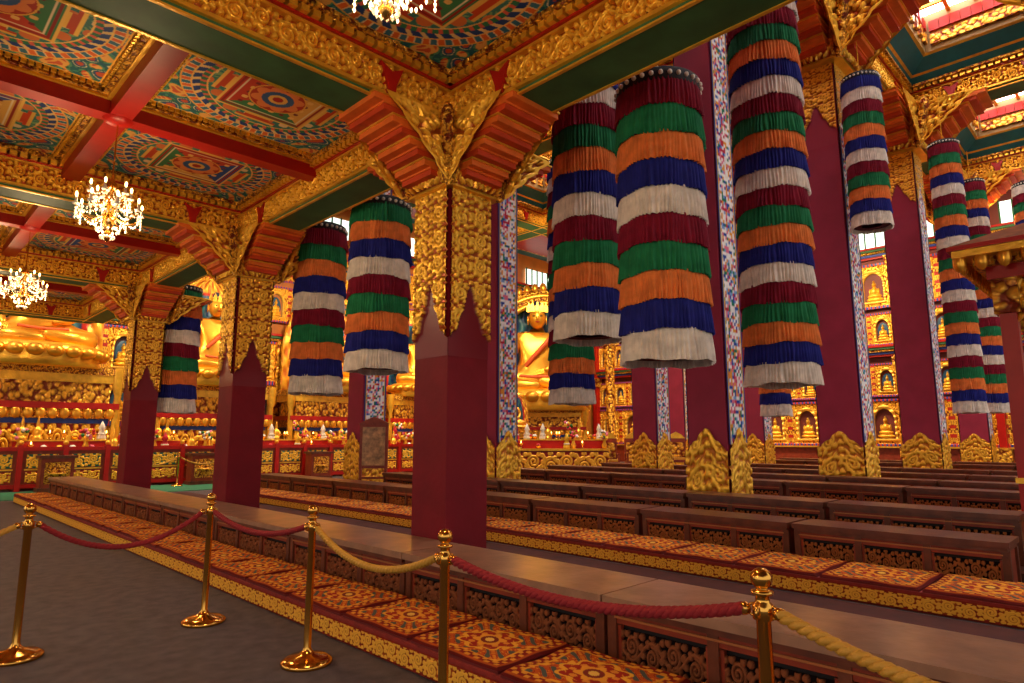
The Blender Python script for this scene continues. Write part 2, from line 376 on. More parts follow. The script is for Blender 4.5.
# nave roof
XR=[4.0,9.3,15.1,21.6,29,32.3]; YR=[-5.0,-.08,4.84,9.76,14.68,19.6,25]
ZN=11.0
bc={}
def nbeam(Ln,loc,rz):
    key=round(Ln,2)
    if key not in bc: bc[key]=beam_mesh(Ln/1.6,'nave_beam_mesh')
    inst(bc[key],'nave_beam',loc,rz,1.6)
for x in XR[1:-1]:
    for i in range(len(YR)-1): nbeam(YR[i+1]-YR[i],(x,(YR[i]+YR[i+1])/2,ZN),math.pi/2)
for y in YR[1:-1]:
    for i in range(len(XR)-1): nbeam(XR[i+1]-XR[i],((XR[i]+XR[i+1])/2,y,ZN),0)
PANE=mat('skylight_glass',(235,242,255),.3,emit=11,emitcol=(244,244,250))
CREAM=mat('cream_paint',(150,120,70),.6)
n=0
for i in range(len(XR)-1):
    for j in range(len(YR)-1):
        x0,x1=XR[i]+.35,XR[i+1]-.35; y0,y1=YR[j]+.35,YR[j+1]-.35
        b=MB(); z=ZN+.7
        if j<=4:
            for lvl,(q0,q1,zz0,zz1,m) in enumerate([(0,.3,z,z+.25,TEAL),(.3,.36,z+.25,z+.3,GOLD),(.36,.75,z+.3,z+.55,TEAL),(.75,.82,z+.55,z+.6,GOLD),(.82,.86,z+.6,z+1.7,CREAM)]):
                P=[]
                for q,zz in ((q0,zz0),(q1,zz1)):
                    P.append([(x0+q,y0+q,zz),(x1-q,y0+q,zz),(x1-q,y1-q,zz),(x0+q,y1-q,zz)])
                b.surf(np.array(P),m,None,False,True)
            q=.84
            b.box(x0+q,x1-q,y0+q,y1-q,z+1.7,z+1.75,PANE)
            # painted frieze blocks round the well
            for t in range(9):
                yy=y0+1.1+(y1-y0-2.2)*t/8; xx=x0+1.1+(x1-x0-2.2)*t/8
                for m2,zz in ((GOLDO,z+.75),(RED,z+1.15)):
                    b.box(x0+q,x0+q+.09,yy-.12,yy+.12,zz,zz+.3,m2); b.box(x1-q-.09,x1-q,yy-.12,yy+.12,zz,zz+.3,m2)
                    b.box(xx-.12,xx+.12,y0+q,y0+q+.09,zz,zz+.3,m2); b.box(xx-.12,xx+.12,y1-q-.09,y1-q,zz,zz+.3,m2)
            nb=7
            for t in range(1,nb): 
                xx=x0+q+(x1-x0-2*q)*t/nb; b.box(xx-.05,xx+.05,y0+q,y1-q,z+1.6,z+1.7,GOLD)
            for t in range(1,4):
                yy=y0+q+(y1-y0-2*q)*t/4; b.box(x0+q,x1-q,yy-.05,yy+.05,z+1.58,z+1.7,GOLD)
            inst(b.mesh('skylight'),'window_%d'%n); n+=1
        else:
            b.box(x0-.3,x1+.3,y0-.3,y1+.3,z+.1,z+.3,TEAL)
            b.box(x0+.5,x1-.5,y0+.5,y1-.5,z+.0,z+.12,GOLDO)
            b.box(x0+.7,x1-.7,y0+.7,y1-.7,z-.03,z+.02,RED)
            inst(b.mesh('nave_ceiling_panel'),'nave_ceiling_panel')

# ------------------------------------------------------------ walls
b=MB(); b.box(-8,32.6,25,25.3,0,13.5,mat('wall_ochre',(190,110,40),.6,noise=.2,scale=1.5)); inst(b.mesh('wall_back'),'wall_back')
b=MB(); b.box(32.3,32.6,-10,25,0,13.5,mat('wall_darkred',(110,40,28),.6,noise=.2,scale=1.5)); inst(b.mesh('wall_right'),'wall_right')
SCB=scroll(1.2,.8,90,60,.06)
def cabinet(nx=110,ny=150):
    u,v=np.meshgrid(np.linspace(-1,1,nx),np.linspace(0,1.36,ny))
    arch=(abs(u)<.52)&(v>.22)&((v<.72)|(np.hypot(u/.52,(v-.72)/.36)<1))
    iy=(v/1.36*3*59).astype(int)%59; ix=(np.abs(u)*1.5*89).astype(int)%89
    F=SCB[iy,ix]; H=.05*F; C=colmix(F,L4(130,44,16,.2),L4(250,186,58,.5))
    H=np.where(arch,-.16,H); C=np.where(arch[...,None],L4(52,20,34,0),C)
    rim=(abs(u)<.62)&(v>.16)&((v<.74)|(np.hypot(u/.62,(v-.74)/.45)<1))&~arch
    H=np.where(rim,.11+.02*np.sin(40*v),H); C=np.where(rim[...,None],L4(252,196,74,.5),C)
    band=(v<.08)|(v>1.29); H=np.where(band,.12,H); C=np.where(band[...,None],np.where(np.sin(30*u)[...,None]>0,L4(40,70,150),L4(200,60,40)),C)
    pil=(abs(u)>.84)&~band; H=np.where(pil,.1,H); C=np.where((pil&(np.sin(26*v)>.3))[...,None],L4(176,34,24),C)
    def bump(cx,cy,rx,ry,h,c=L4(250,190,60,.5)):
        nonlocal H,C
        d=((u-cx)/rx)**2+((v-cy)/ry)**2; m=d<1; H=np.where(m,np.maximum(H,-.15+h*np.sqrt(np.clip(1-d,0,1))),H); C=np.where(m[...,None],c,C)
    bump(0,.6,.42,.36,.04,L4(40,80,110)); bump(0,.3,.46,.07,.18); bump(0,.4,.38,.08,.22); bump(0,.54,.19,.14,.22); bump(-.22,.52,.07,.12,.18); bump(.22,.52,.07,.12,.18); bump(0,.74,.11,.085,.22); bump(0,.83,.05,.05,.18)
    return H,C
NH,NCo=cabinet()
def cabinet_panel(cols,rows,w,h):
    b=MB()
    for i in range(cols):
        for j in range(rows):
            b.sheet((i*w,0,j*h),(1,0,0),(0,0,1),(0,-1,0),w,h,NH*w*.6,NCo)
    return b.mesh('cabinet_panel')
cpn=cabinet_panel(2,1,1.6,2.1); cps=cabinet_panel(3,1,1.05,1.5); cpa=cabinet_panel(2,3,1.2,1.65)
e=empty('wall_buddha_niches')
for i in range(12):
    inst(cps,'niche_panel',(-7+3.15*i,24.9,6.0),parent=e); inst(cps,'niche_panel',(-7+3.15*i,24.9,7.7),parent=e)
e2=empty('shrine_cabinets')
for i in range(9):
    for z,m_ in ((1.0,cpn),(3.2,cps),(5.5,cps),(7.2,cpn)):
        inst(m_,'cabinet_panel',(32.2,24.5-3.35*i,z),-math.pi/2,parent=e2)
b=MB()
for z in (5.0,9.5):
    for q,(m,d) in enumerate([(RED,.25),(BLUE,.32),(GOLDF,.4),(GREEN,.46),(RED,.5)]):
        b.box(-7,32.3,25-d,25,z+.1*q,z+.1*q+.09,m); b.box(32.3-d,32.3,-8,25,z+.1*q,z+.1*q+.09,m)
inst(b.mesh('trim_1'),'trim_1')
b=MB()
WP=mat('window_glass',(225,240,235),.3,emit=2.0,emitcol=(220,240,225))
for i in range(12):
    x=-6+3.2*i
    b.box(x,x+2.2,24.85,24.9,10,11,WP)
    for t in range(6): b.box(x+t*.44-.02,x+t*.44+.03,24.78,24.86,9.95,11.05,GREEN)
    y=23-3.2*i
    if y>-8:
        b.box(32.15,32.2,y-2.2,y,10,11,WP)
        for t in range(6): b.box(32.08,32.16,y-t*.44-.03,y-t*.44+.02,9.95,11.05,GREEN)
inst(b.mesh('clerestory_window'),'window_40')
b=MB()
for i in range(10):
    y=24.6-3.35*i
    b.box(31.8,32.2,y-.16,y+.1,0,9.5,RED); b.box(31.6,32.2,y-.3,y+.2,4.5,5.0,GOLDO); b.box(31.6,32.2,y-.3,y+.2,8.8,9.5,GOLDO); b.box(31.6,32.2,y-.3,y+.2,0,1.0,GOLDO)
    b.box(31.9,32.25,y-3.1,y-.3,0,.95,WOODR)
    b.box(31.75,31.95,y-3.15,y-.25,.95,1.02,GOLD)
inst(b.mesh('shrine_pilasters'),'shrine_pilasters')

# ------------------------------------------------------------ altar
def goldwall(W,H,nx,ny,name):
    b=MB(); 
    for i in range(nx):
        for j in range(ny):
            F=SCB if (i+j)%2==0 else SCB[:,::-1]
            b.sheet((i*W/nx,0,j*H/ny),(1,0,0),(0,0,1),(0,-1,0),W/nx,H/ny,F*.09,colmix(F,L4(140,50,14,.2),L4(246,184,60,.5)))
    for j in range(ny+1): b.box(0,W,-.16,.02,j*H/ny-.05,j*H/ny+.05,GOLD if j%2 else RED)
    b.box(-.12,.12,-.22,.02,0,H,GOLDO)
    return b.mesh(name)
gw=goldwall(2.4,5.0,3,6,'gold_screen')
e=empty('gilded_altar_screen')
for i in range(14): inst((gw,cpa)[i%2],'gold_screen',(-3+2.4*i,24.6,.2),parent=e)

def petals(b,r,z,n,h,m,sq=(1,1),cy=0):
    for i in range(n):
        a=2*math.pi*i/n; c=(r*math.cos(a)*sq[0],r*math.sin(a)*sq[1]+cy,z)
        b.ell(c,(.9*math.pi*r/n+.02,.9*math.pi*r/n+.02,h),m,8)
def buddha_mesh():
    V=[(0,0,.32),(0,0,.7),(0,-.01,1.08),(0,0,1.32),(0,-.02,1.47),
       (.42,0,1.22),(.56,-.02,.86),(.5,-.32,.6),(.12,-.52,.48),
       (-.42,0,1.22),(-.58,-.05,.86),(-.66,-.38,.55),(-.6,-.6,.36),
       (.4,-.05,.24),(.88,-.3,.2),(.45,-.62,.18),(-.05,-.62,.26),
       (-.4,-.05,.24),(-.88,-.3,.2),(-.45,-.62,.16),(.05,-.66,.14)]
    R=[.42,.32,.36,.2,.13,.17,.13,.1,.07,.17,.13,.1,.06,.3,.2,.16,.1,.3,.2,.16,.1]
    E=[(0,1),(1,2),(2,3),(3,4),(2,5),(5,6),(6,7),(7,8),(2,9),(9,10),(10,11),(11,12),(0,13),(13,14),(14,15),(15,16),(0,17),(17,18),(18,19),(19,20)]
    me=bpy.data.meshes.new('t'); me.from_pydata(V,E,[]); o=bpy.data.objects.new('t',me); scene.collection.objects.link(o)
    o.modifiers.new('s','SKIN'); o.modifiers.new('ss','SUBSURF').levels=2
    for i,r in enumerate(R): me.skin_vertices[0].data[i].radius=(r,r*.8 if i<4 else r)
    me.skin_vertices[0].data[0].use_root=True
    dg=bpy.context.evaluated_depsgraph_get(); m2=o.evaluated_get(dg).to_mesh()
    v=np.array([q.co[:] for q in m2.vertices]); f=[list(p.vertices) for p in m2.polygons]
    o.evaluated_get(dg).to_mesh_clear(); bpy.data.objects.remove(o)
    b=MB(); b.add(v,f,GOLDS,True)
    HAIR=mat('statue_hair_blue',(20,30,70),.5)
    b.ell((0,-.03,1.68),(.19,.2,.25),GOLDS,20); b.ell((0,.02,1.78),(.205,.2,.19),HAIR,20); b.ell((0,.02,1.99),(.09,.09,.1),HAIR,12)
    b.ell((0,-.23,1.65),(.028,.035,.05),GOLDS,8)
    for sg in (-1,1):
        b.ell((sg*.075,-.205,1.70),(.04,.02,.014),DARK,8); b.ell((sg*.2,0,1.64),(.02,.04,.11),GOLDS,8)
        for k in range(4):
            t=np.linspace(0,1,6); 
            if sg>0: b.tube(np.stack([.12-.17*t,-.55+.0*t-.01*k,.50-.028*k-.03*t],1),.018,GOLDS,6)
            else: b.tube(np.stack([-.63+.03*k+0*t,-.6-.05*np.sin(t*2),.38-.16*t],1),.018,GOLDS,6)
    b.ell((0,-.215,1.57),(.05,.02,.014),RED,8)
    for i in range(-2,3):
        a=i*.5; x=.22*math.sin(a); y=-.22*math.cos(a)*.95
        b.prism([(x-.05,1.80),(x+.05,1.80),(x+.045,1.9),(x,2.02),(x-.045,1.9)],'y',y-.01,y+.01,GOLD)
    SASH=mat('robe_orange',(205,84,30),.6)
    t=np.linspace(0,1,20); b.tube(np.stack([.36-.62*t,-.27-.08*np.sin(np.pi*t),1.3-.7*t],1),.05,SASH,8)
    b.tube(np.stack([.4-.8*t,-.62-.05*np.sin(np.pi*t),.36-.03*np.sin(np.pi*t)],1),.03,SASH,8)
    b.lathe([(0,0.06),(.95,.06),(1.05,0),(1.1,-.12),(1,-.24),(1.1,-.36),(0,-.36)],GOLD,(0,-.25,0),32,(1,.75))
    petals(b,1.05,-.1,22,.12,GOLDS,(1,.75),-.25)
    u=np.linspace(-1,1,70)[None,:]; v=np.linspace(0,1,80)[:,None]
    half=1.2*np.sqrt(np.clip(1-(v*1.02-.38)**2/.42,0.0,1)); half=np.where(v<.4,1.2,half)
    rr=np.maximum(abs(u)+0*v,0*u+np.clip((v-.55)/.45,0,1)); F=.5*np.sin(30*v+8*u)*np.sin(26*u)
    P=np.stack([u*half+0*v,.42-.05*F,-.3+v*2.75+0*u],-1)
    C=colmix(F,L4(190,96,26,.2),L4(250,190,60,.5),-.3,.3); inner=(rr<.72)
    Ci=colmix(F,L4(24,50,96),L4(50,110,120),-.3,.3); C=np.where(inner[...,None],Ci,C)
    C=np.where(((rr>.68)&(rr<.74))[...,None],L4(190,40,26),C)
    b.surf(P,PAINT,C)
    P2=P.copy(); P2[...,1]=.5; b.surf(P2,GOLD)
    return b.mesh('buddha')
bud=buddha_mesh()
def throne_mesh():
    b=MB()
    for z0,z1,w,m in [(0,.35,2.1,GOLDO),(.35,.5,2.2,RED),(.5,.62,2.1,GOLD),(.62,1.5,1.8,GOLDO),(1.5,1.62,2.0,BLUE),(1.62,1.85,2.15,GOLDF),(1.85,2.0,2.25,RED),(2.0,2.5,1.95,GOLDO),(2.5,2.7,2.1,GOLD),(2.7,2.9,2.2,GOLDF)]:
        b.box(-w,w,-w*.6,w*.5,z0,z1,m)
    for i in range(4): b.sheet((-1.8+.9*i,-1.09,.64),(1,0,0),(0,0,1),(0,-1,0),.9,.84,SCB*.1,colmix(SCB,L4(150,24,16),L4(250,190,60,.5)))
    for i in range(14):
        x=-2+4*i/13; b.ell((x,-1.3,1.74),(.14,.1,.14),GOLDS,8); b.ell((x,-1.25,.2),(.14,.1,.16),GOLDS,8)
    for sg in (-1,1):
        b.lathe([(.16,0),(.2,.1),(.12,.3),(.14,1.2),(.1,2.2),(.18,2.4),(.2,2.9)],GOLD,(sg*2.2,-1.2,0),14)
    return b.mesh('throne')
thr=throne_mesh()
for x,y,s in [(-1.5,24,1.0),(3.4,24,1.1),(8.5,24,1.0),(13,24,1.0),(17.4,24,1.0)]:
    e=empty('seated_buddha_statue',(x,y-.55,0)); inst(thr,'throne',(0,0,0),0,(s*.85,s*.62,s*1.1),e); inst(bud,'buddha',(0,0,3.2*s+.36*s*1.2),0,1.4*s,e)
e=empty('seated_buddha_statue',(23.6,21.8,0)); inst(thr,'throne',(0,0,0),-math.pi/4,(1.0,1.0,.95),e); inst(bud,'buddha',(0,0,3.5),-math.pi/4,2.3,e)

b=MB()
for sg in (-1,1):
    b.lathe([(.3,0),(.34,.3),(.22,.5),(.24,5),(.32,5.4),(.36,6)],GOLDO,(sg*3.3,0,0),16)
    b.box(sg*3.3-.45,sg*3.3+.45,-.4,.4,6,6.5,GOLDF)
t=np.linspace(0,math.pi,50)
for k in range(4):
    r=3.3-.25*k
    b.tube(np.stack([r*np.cos(t),0*t,6.3+r*.75*np.sin(t)],1),.16,GOLD if k%2 else GOLDO,8)
for i in range(26):
    a=math.pi*i/25; b.ell((3.55*math.cos(a),0,6.3+2.7*math.sin(a)),(.2,.2,.28),GOLDS,8)
inst(b.mesh('gilded_torana_arch'),'gilded_torana_arch',(24.15,21.6,0),-math.pi/4,(.95,.95,1))

b=MB(); x0,x1=-4,20
b.box(x0,x1,-.08,.08,1.05,1.15,RED); b.box(x0,x1,-.06,.06,.08,.18,RED); b.box(x0,x1,-.03,.03,.18,1.05,WOODR)
nb=24
for i in range(nb+1):
    x=x0+(x1-x0)*i/nb; b.box(x-.06,x+.06,-.1,.1,0,1.2,RED); b.ell((x,0,1.26),.07,GOLD,8)
    if i<nb:
        F=SC; b.sheet((x+.15,-.035,.6),(1,0,0),(0,0,1),(0,-1,0),.7,.36,F*.02,colmix(F,L4(30,100,84),GC))
        b.box(x+.12,x+.88,-.05,.03,.54,.58,GOLD); b.sheet((x+.15,-.035,.22),(1,0,0),(0,0,1),(0,-1,0),.7,.28,F*.02,colmix(F,L4(170,34,20),GC))
inst(b.mesh('altar_balustrade'),'altar_balustrade',(0,21.3,0))

def offerings(W,n,name,seed):
    r=random.Random(seed); b=MB()
    b.box(0,W,0,.7,0,.95,WOODR); b.box(-.04,W+.04,-.05,.74,.95,1.02,GOLD)
    b.box(0,W,.35,.7,1.02,1.3,RED); b.box(0,W,.33,.7,1.3,1.34,GOLD)
    for i in range(int(W/1.0)):
        F=SCB; b.sheet((i*W/int(W),-.01,.1),(1,0,0),(0,0,1),(0,-1,0),W/int(W),.8,F*.04,colmix(F,L4(140,24,16),L4(240,176,56,.4)))
    fl=[mat('flower_red',(200,40,50),.7),mat('flower_pink',(225,110,140),.7),mat('flower_yellow',(240,190,50),.7),mat('flower_white',(240,235,225),.7)]
    LF=mat('leaf_green',(40,110,50),.7); GL=mat('lamp_glow',(255,190,90),.4,emit=14,emitcol=(255,190,90)); 
    for i in range(n):
        x=(i+.5)*W/n+r.uniform(-.05,.05); back=r.random()<.5; y,z=(.5,1.34) if back else (.15,1.02); k=r.randint(0,4)
        if k==0:
            b.lathe([(0,0),(.07,0),(.1,.1),(.05,.24),(.07,.3)],GOLD,(x,y,z),10)
            for q in range(12): b.ell((x+r.uniform(-.16,.16),y+r.uniform(-.12,.12),z+.36+r.uniform(0,.25)),.05,r.choice(fl+[LF]),6)
        elif k==1:
            b.lathe([(0,.0),(.12,0),(.13,.06),(.06,.3),(.1,.33),(.03,.5),(0,.55)],r.choice(fl),(x,y,z),12)
            b.lathe([(0,.14),(.11,.14),(.11,.18),(0,.19)],WHITE,(x,y-.02,z),12)
        elif k==2:
            b.lathe([(.06,0),(.02,.03),(.02,.1),(.08,.16),(.08,.19),(0,.18)],BRASS,(x,y,z),12); b.ell((x,y,z+.23),(.015,.015,.04),GL,6)
        elif k==3:
            b.lathe([(.14,0),(.14,.08),(.1,.1),(.13,.2),(.1,.32),(.04,.36),(.05,.4),(.02,.6),(0,.66)],GOLDS,(x,y,z),12)
        else:
            b.lathe([(.0,0),(.05,0),(.09,.08),(.1,.1),(0,.1)],BRASS,(x,y,z),12); b.ell((x,y,z+.12),(.08,.08,.06),r.choice(fl),8)
    return b.mesh(name)
of1=offerings(4.6,30,'offering_table',1); of2=offerings(4.6,30,'offering_table',2)
for i in range(5): inst((of1,of2)[i%2],'offering_table',(-2+4.9*i,21.6,0))

e=empty('central_offering_altar',(17.3,17.1,0))
inst(of1,'table_front',(-2.3,-.3,0.0),-math.pi/4,1.0,e)
inst(thr,'throne',(.9,1.1,0.0),-math.pi/4,(.5,.5,.55),e)
inst(bud,'buddha',(.9,1.1,1.85),-math.pi/4,.55,e)
b=MB(); rob=[mat('brocade_pink',(220,90,120),.8,noise=.3,scale=14),mat('brocade_green',(40,130,90),.8,noise=.3,scale=14),mat('brocade_white',(235,228,215),.8)]
for k in range(5):
    b.lathe([(.18+.09*k,0),(.22+.09*k,-.02),(.30+.10*k,-.24)],rob[k%3],(0,0,1.95-.2*k),30)
b.ell((0,0,2.05),(.14,.14,.18),GOLDS,14)
inst(b.mesh('brocade_draped_effigy'),'brocade_draped_effigy',(-.9,.2,.55),0,1,e)
b=MB()
b.box(-.35,.35,-.3,.3,.35,.45,WOODR); b.box(-.35,.35,.22,.3,.45,1.25,WOODR); b.box(-.3,.3,.2,.24,.55,1.1,GOLDO); b.prism([(-.35,1.25),(.35,1.25),(.2,1.4),(0,1.5),(-.2,1.4)],'y',.22,.3,GOLD)
for sx in (-1,1):
    for sy in (-1,1): b.box(sx*.32-.035,sx*.32+.035,sy*.26-.035,sy*.26+.035,0,.4,WOODR)
    b.box(sx*.33-.03,sx*.33+.03,-.28,.25,.68,.73,WOODR); b.box(sx*.33-.03,sx*.33+.03,-.28,-.22,.45,.7,WOODR)
b.box(-.3,.3,-.27,.2,.45,.52,mat('cushion_yellow',(222,160,50),.8))
ch=b.mesh('lama_chair')
for x,y in [(18.7,13.9),(19.8,13.5),(20.9,13.1),(15.3,15.6),(22.2,13.2)]: inst(ch,'lama_chair',(x,y,.12),-math.pi/4)

# ------------------------------------------------------------ prayer tables
def table_mesh(Ln,D,H,name,top,fret=L4(172,104,52)):
    b=MB()
    b.box(-.04,D+.04,0.004,Ln-.004,H-.05,H,top); b.box(-.02,D+.02,.02,Ln-.02,H-.085,H-.05,WOOD)
    for y in np.linspace(.04,Ln-.04,4):
        for x in (.03,D-.03): b.box(x-.03,x+.03,y-.03,y+.03,0,H-.08,WOOD)
    b.box(.01,.05,.03,Ln-.03,H-.15,H-.08,WOODR); b.box(.01,.05,.03,Ln-.03,0.03,.09,WOODR)
    b.box(D-.04,D-.02,.03,Ln-.03,.04,H-.08,WOOD); b.box(.06,.08,.03,Ln-.03,.06,H-.1,DARK)
    pl=(Ln-.08)/3
    for i in range(3):
        y0=.04+pl*i+.05; F=tilefield(SC,2)[:, ::-1]
        zz0,zz1=.10,H-.16
        b.sheet((.045,y0+pl-.1,zz0+.02),(0,-1,0),(0,0,1),(-1,0,0),pl-.1,zz1-zz0-.04,F*.025,colmix(F,L4(20,8,6),fret,.2,.5),FAB)
        b.box(.02,.05,y0-.02,y0,zz0,zz1,WOODR); b.box(.02,.05,y0+pl-.1,y0+pl-.08,zz0,zz1,WOODR)
    b.box(-.002,.03,.06,Ln-.06,H-.12,H-.108,mat('ochre_rail_line',(170,100,44),.5))  # thin ochre line along the upper front rail
    for y in (0.03,Ln-.05):
        b.box(.04,D-.04,y,y+.02,.06,H-.08,WOODR)
    return b.mesh(name)
t1=table_mesh(1.96,.52,.5,'prayer_table',PLANK,L4(130,72,42))
for i in range(11): inst(t1,'prayer_table',(3.16,-3.5+1.965*i,0))
t2=table_mesh(1.86,.46,.5,'prayer_table_inner',WOOD,L4(160,92,46))
for i in range(8): inst(t2,'prayer_table',(7.12,1.03+1.9*i,0))
for x in (8.38,11.75,13.9,16.4,19.0,22.75,25.2):
    nn=6 if x<18 else 5
    for i in range(nn): inst(t2,'prayer_table',(x,1.1+1.9*i,.12))

def rug(nx=120,ny=140):
    u,v=np.meshgrid(np.linspace(-1,1,nx),np.linspace(-1,1,ny)); s=np.maximum(abs(u),abs(v)); r=np.hypot(u,v); th=np.arctan2(v,u)
    C=np.zeros((ny,nx,4)); C[:]=L4(196,80,22)
    sw=np.sin(13*u+2*np.sin(7*v))*np.sin(13*v+2*np.sin(7*u)); s2=np.sin(30*u+3*np.sin(14*v))*np.sin(30*v+3*np.sin(14*u))
    C[s2>.4]=L4(222,128,36); C[sw>.35]=L4(236,164,46); C[sw<-.6]=L4(84,84,74); C[abs(sw+.3)<.06]=L4(128,28,20)
    def S_(m,c): C[m]=c
    S_(r<.52+.07*np.cos(8*th),L4(236,168,48)); S_(r<.45+.07*np.cos(8*th),L4(164,38,22)); S_((r<.42)&(np.sin(8*th)*np.sin(24*r)>.2),L4(224,136,44)); S_(r<.26+.05*np.cos(6*th),L4(232,152,44)); S_(r<.16,L4(130,44,30)); S_(r<.08,L4(236,184,80))
    S_(s>.74,L4(226,154,42)); S_((s>.77)&(s<.92),L4(140,30,20)); S_((s>.77)&(s<.92)&(np.sin(30*u)*np.sin(30*v)>.1),L4(224,146,44)); S_(s>.92,L4(176,76,24)); S_(s>.955,L4(96,18,16))
    return C
RC=rug()
def rug_mesh(w,l,name):
    b=MB(); ny,nx=RC.shape[:2]; u,v=np.meshgrid(np.linspace(-1,1,nx),np.linspace(-1,1,ny)); s=np.maximum(abs(u),abs(v))
    h=.035+.006*np.sin(5*u+2*v)*np.cos(4*v)-.02*np.clip((s-.93)/.07,0,1)
    b.sheet((0,0,0),(1,0,0),(0,1,0),(0,0,1),w,l,h,RC,FAB)
    b.box(0.003,w-.003,0.003,l-.003,0,.014,mat('rug_edge',(110,26,22),.9))
    return b.mesh(name)
def seat_mesh(Ln,D,H,name):
    b=MB(); b.box(0,D,0,Ln,0,H-.02,mat('seat_box',(110,44,26),.7)); b.box(-.01,D,0,Ln,H-.02,H,mat('seat_cloth',(140,36,26),.9,noise=.2,scale=15))
    n=int(round(Ln/.27))
    F=SC; C=colmix(F,L4(160,66,22),L4(236,172,60)); C[:4]=L4(110,22,18); C[-4:]=L4(140,34,22)
    C2=C.copy(); m=(F<.1); C2[m]=L4(136,40,24)
    for i in range(n):
        b.sheet((-.012,Ln*(i+1)/n,.01),(0,-1,0),(0,0,1),(-1,0,0),Ln/n,H-.03,F*.004,(C,C2)[i%2],FAB)
    return b.mesh(name)
L1=.8
s1=seat_mesh(L1*26,.62,.16,'seat_platform'); inst(s1,'seat_platform',(2.5,-3,0))
r1=rug_mesh(.61,L1-.03,'rug')
for i in range(26):
    o=inst(r1,'prayer_rug',(2.5+random.uniform(-.02,.01),-3+L1*i+.015,.16)); o.rotation_euler[2]=random.uniform(-.02,.02)
s2=seat_mesh(L1*19,.88,.16,'seat_platform'); inst(s2,'seat_platform',(6.2,.72,0))
r2=rug_mesh(.86,L1-.02,'rug2')
for i in range(19): inst(r2,'prayer_rug',(6.2,.72+L1*i+.01,.16))
s3=seat_mesh(L1*14,.45,.14,'seat_platform3')
for x in (11.2,13.35,15.88,18.45,22.25): inst(s3,'seat_platform',(x,1.1,.12))

# ------------------------------------------------------------ banners
CL=[('maroon_silk',(126,16,40)),('green_silk',(30,116,70)),('orange_silk',(222,120,56)),('blue_silk',(30,34,116)),('white_silk',(222,208,192))]
CM=[mat(n,c,.8,noise=.2,scale=9,spec=.2) for n,c in CL]
BLK=mat('black_trim',(18,12,14),.7)
def banner(name,x,y,zb,zt,dia,tiers,cord):
    b=MB(); R=dia/2; H=(zt-zb); th=H/tiers; npl=64; N=npl*6
    t=np.linspace(0,2*np.pi,N,endpoint=False)
    for k in range(tiers):
        m=CM[(4-k)%5]; z0=k*th
        ph=random.random()*6; v=np.linspace(0,1,7)[:,None]
        amp=.005+.011*v; g=1+.5*np.sin(5*t+ph)*np.sin(11*t+2*ph)
        wv=np.sin(npl*t+ph+1.5*np.sin(7*t+ph)+1.0*np.sin(17*t)+.6*np.sin(4*v+9*t))
        rad=R*(.955+.045*v**.7)+amp*wv*g[None,:]+(.008*np.sin(5*t+ph)+.006*np.sin(13*t+2*ph))[None,:]*v
        z=z0+th*1.0-(th*1.08)*v+(.011*np.sin(3*t+ph)+.006*np.sin(9*t+ph*3))[None,:]*v
        b.surf(np.stack([rad*np.cos(t),rad*np.sin(t),z+0*rad],-1),m,None,True,True)
    b.lathe([(R*.5,0.05),(R*.92,.05),(R*.92,H)],mat('banner_lining',(90,20,30),.9),n=40)
    b.lathe([(R*.95,H-.03),(R*.97,H-.02),(R*.97,H+.09),(R*.95,H+.1),(0,H+.16)],BLK,n=48)
    for i in range(30):
        a=2*math.pi*i/30; b.ell((R*.98*math.cos(a),R*.98*math.sin(a),H+.035),.024,mat('pearl_bead',(235,225,205),.3),8)
    b.lathe([(.012,H+.1),(.012,cord-zb)],GOLD,n=6)
    inst(b.mesh(name),name,(x,y,zb))
for a in [(5.25,3.2,2.1,4.74,.84,10,11),(6.12,4.8,2.58,6.6,.84,14,11),(8.5,7.05,1.98,6.2,.78,17,11),(7.62,3.1,2.02,7.1,.84,22,11),
          (20.2,3.45,2.05,9.3,.74,25,11),(14.7,3.9,5.8,9.1,.78,12,11),(4.85,7.45,2.3,4.55,.84,9,11),(5.0,9.4,2.1,4.7,.80,10,11),
          (4.72,15.1,1.95,4.6,.84,9,11),(17.6,7.4,2,7.5,.8,18,11),(25.5,3.7,2.2,9.8,.8,25,11),(12.6,8.6,5.5,9.5,.7,14,11),(27,2.4,5,9.8,.8,16,11)]:
    banner('victory_banner',*a)

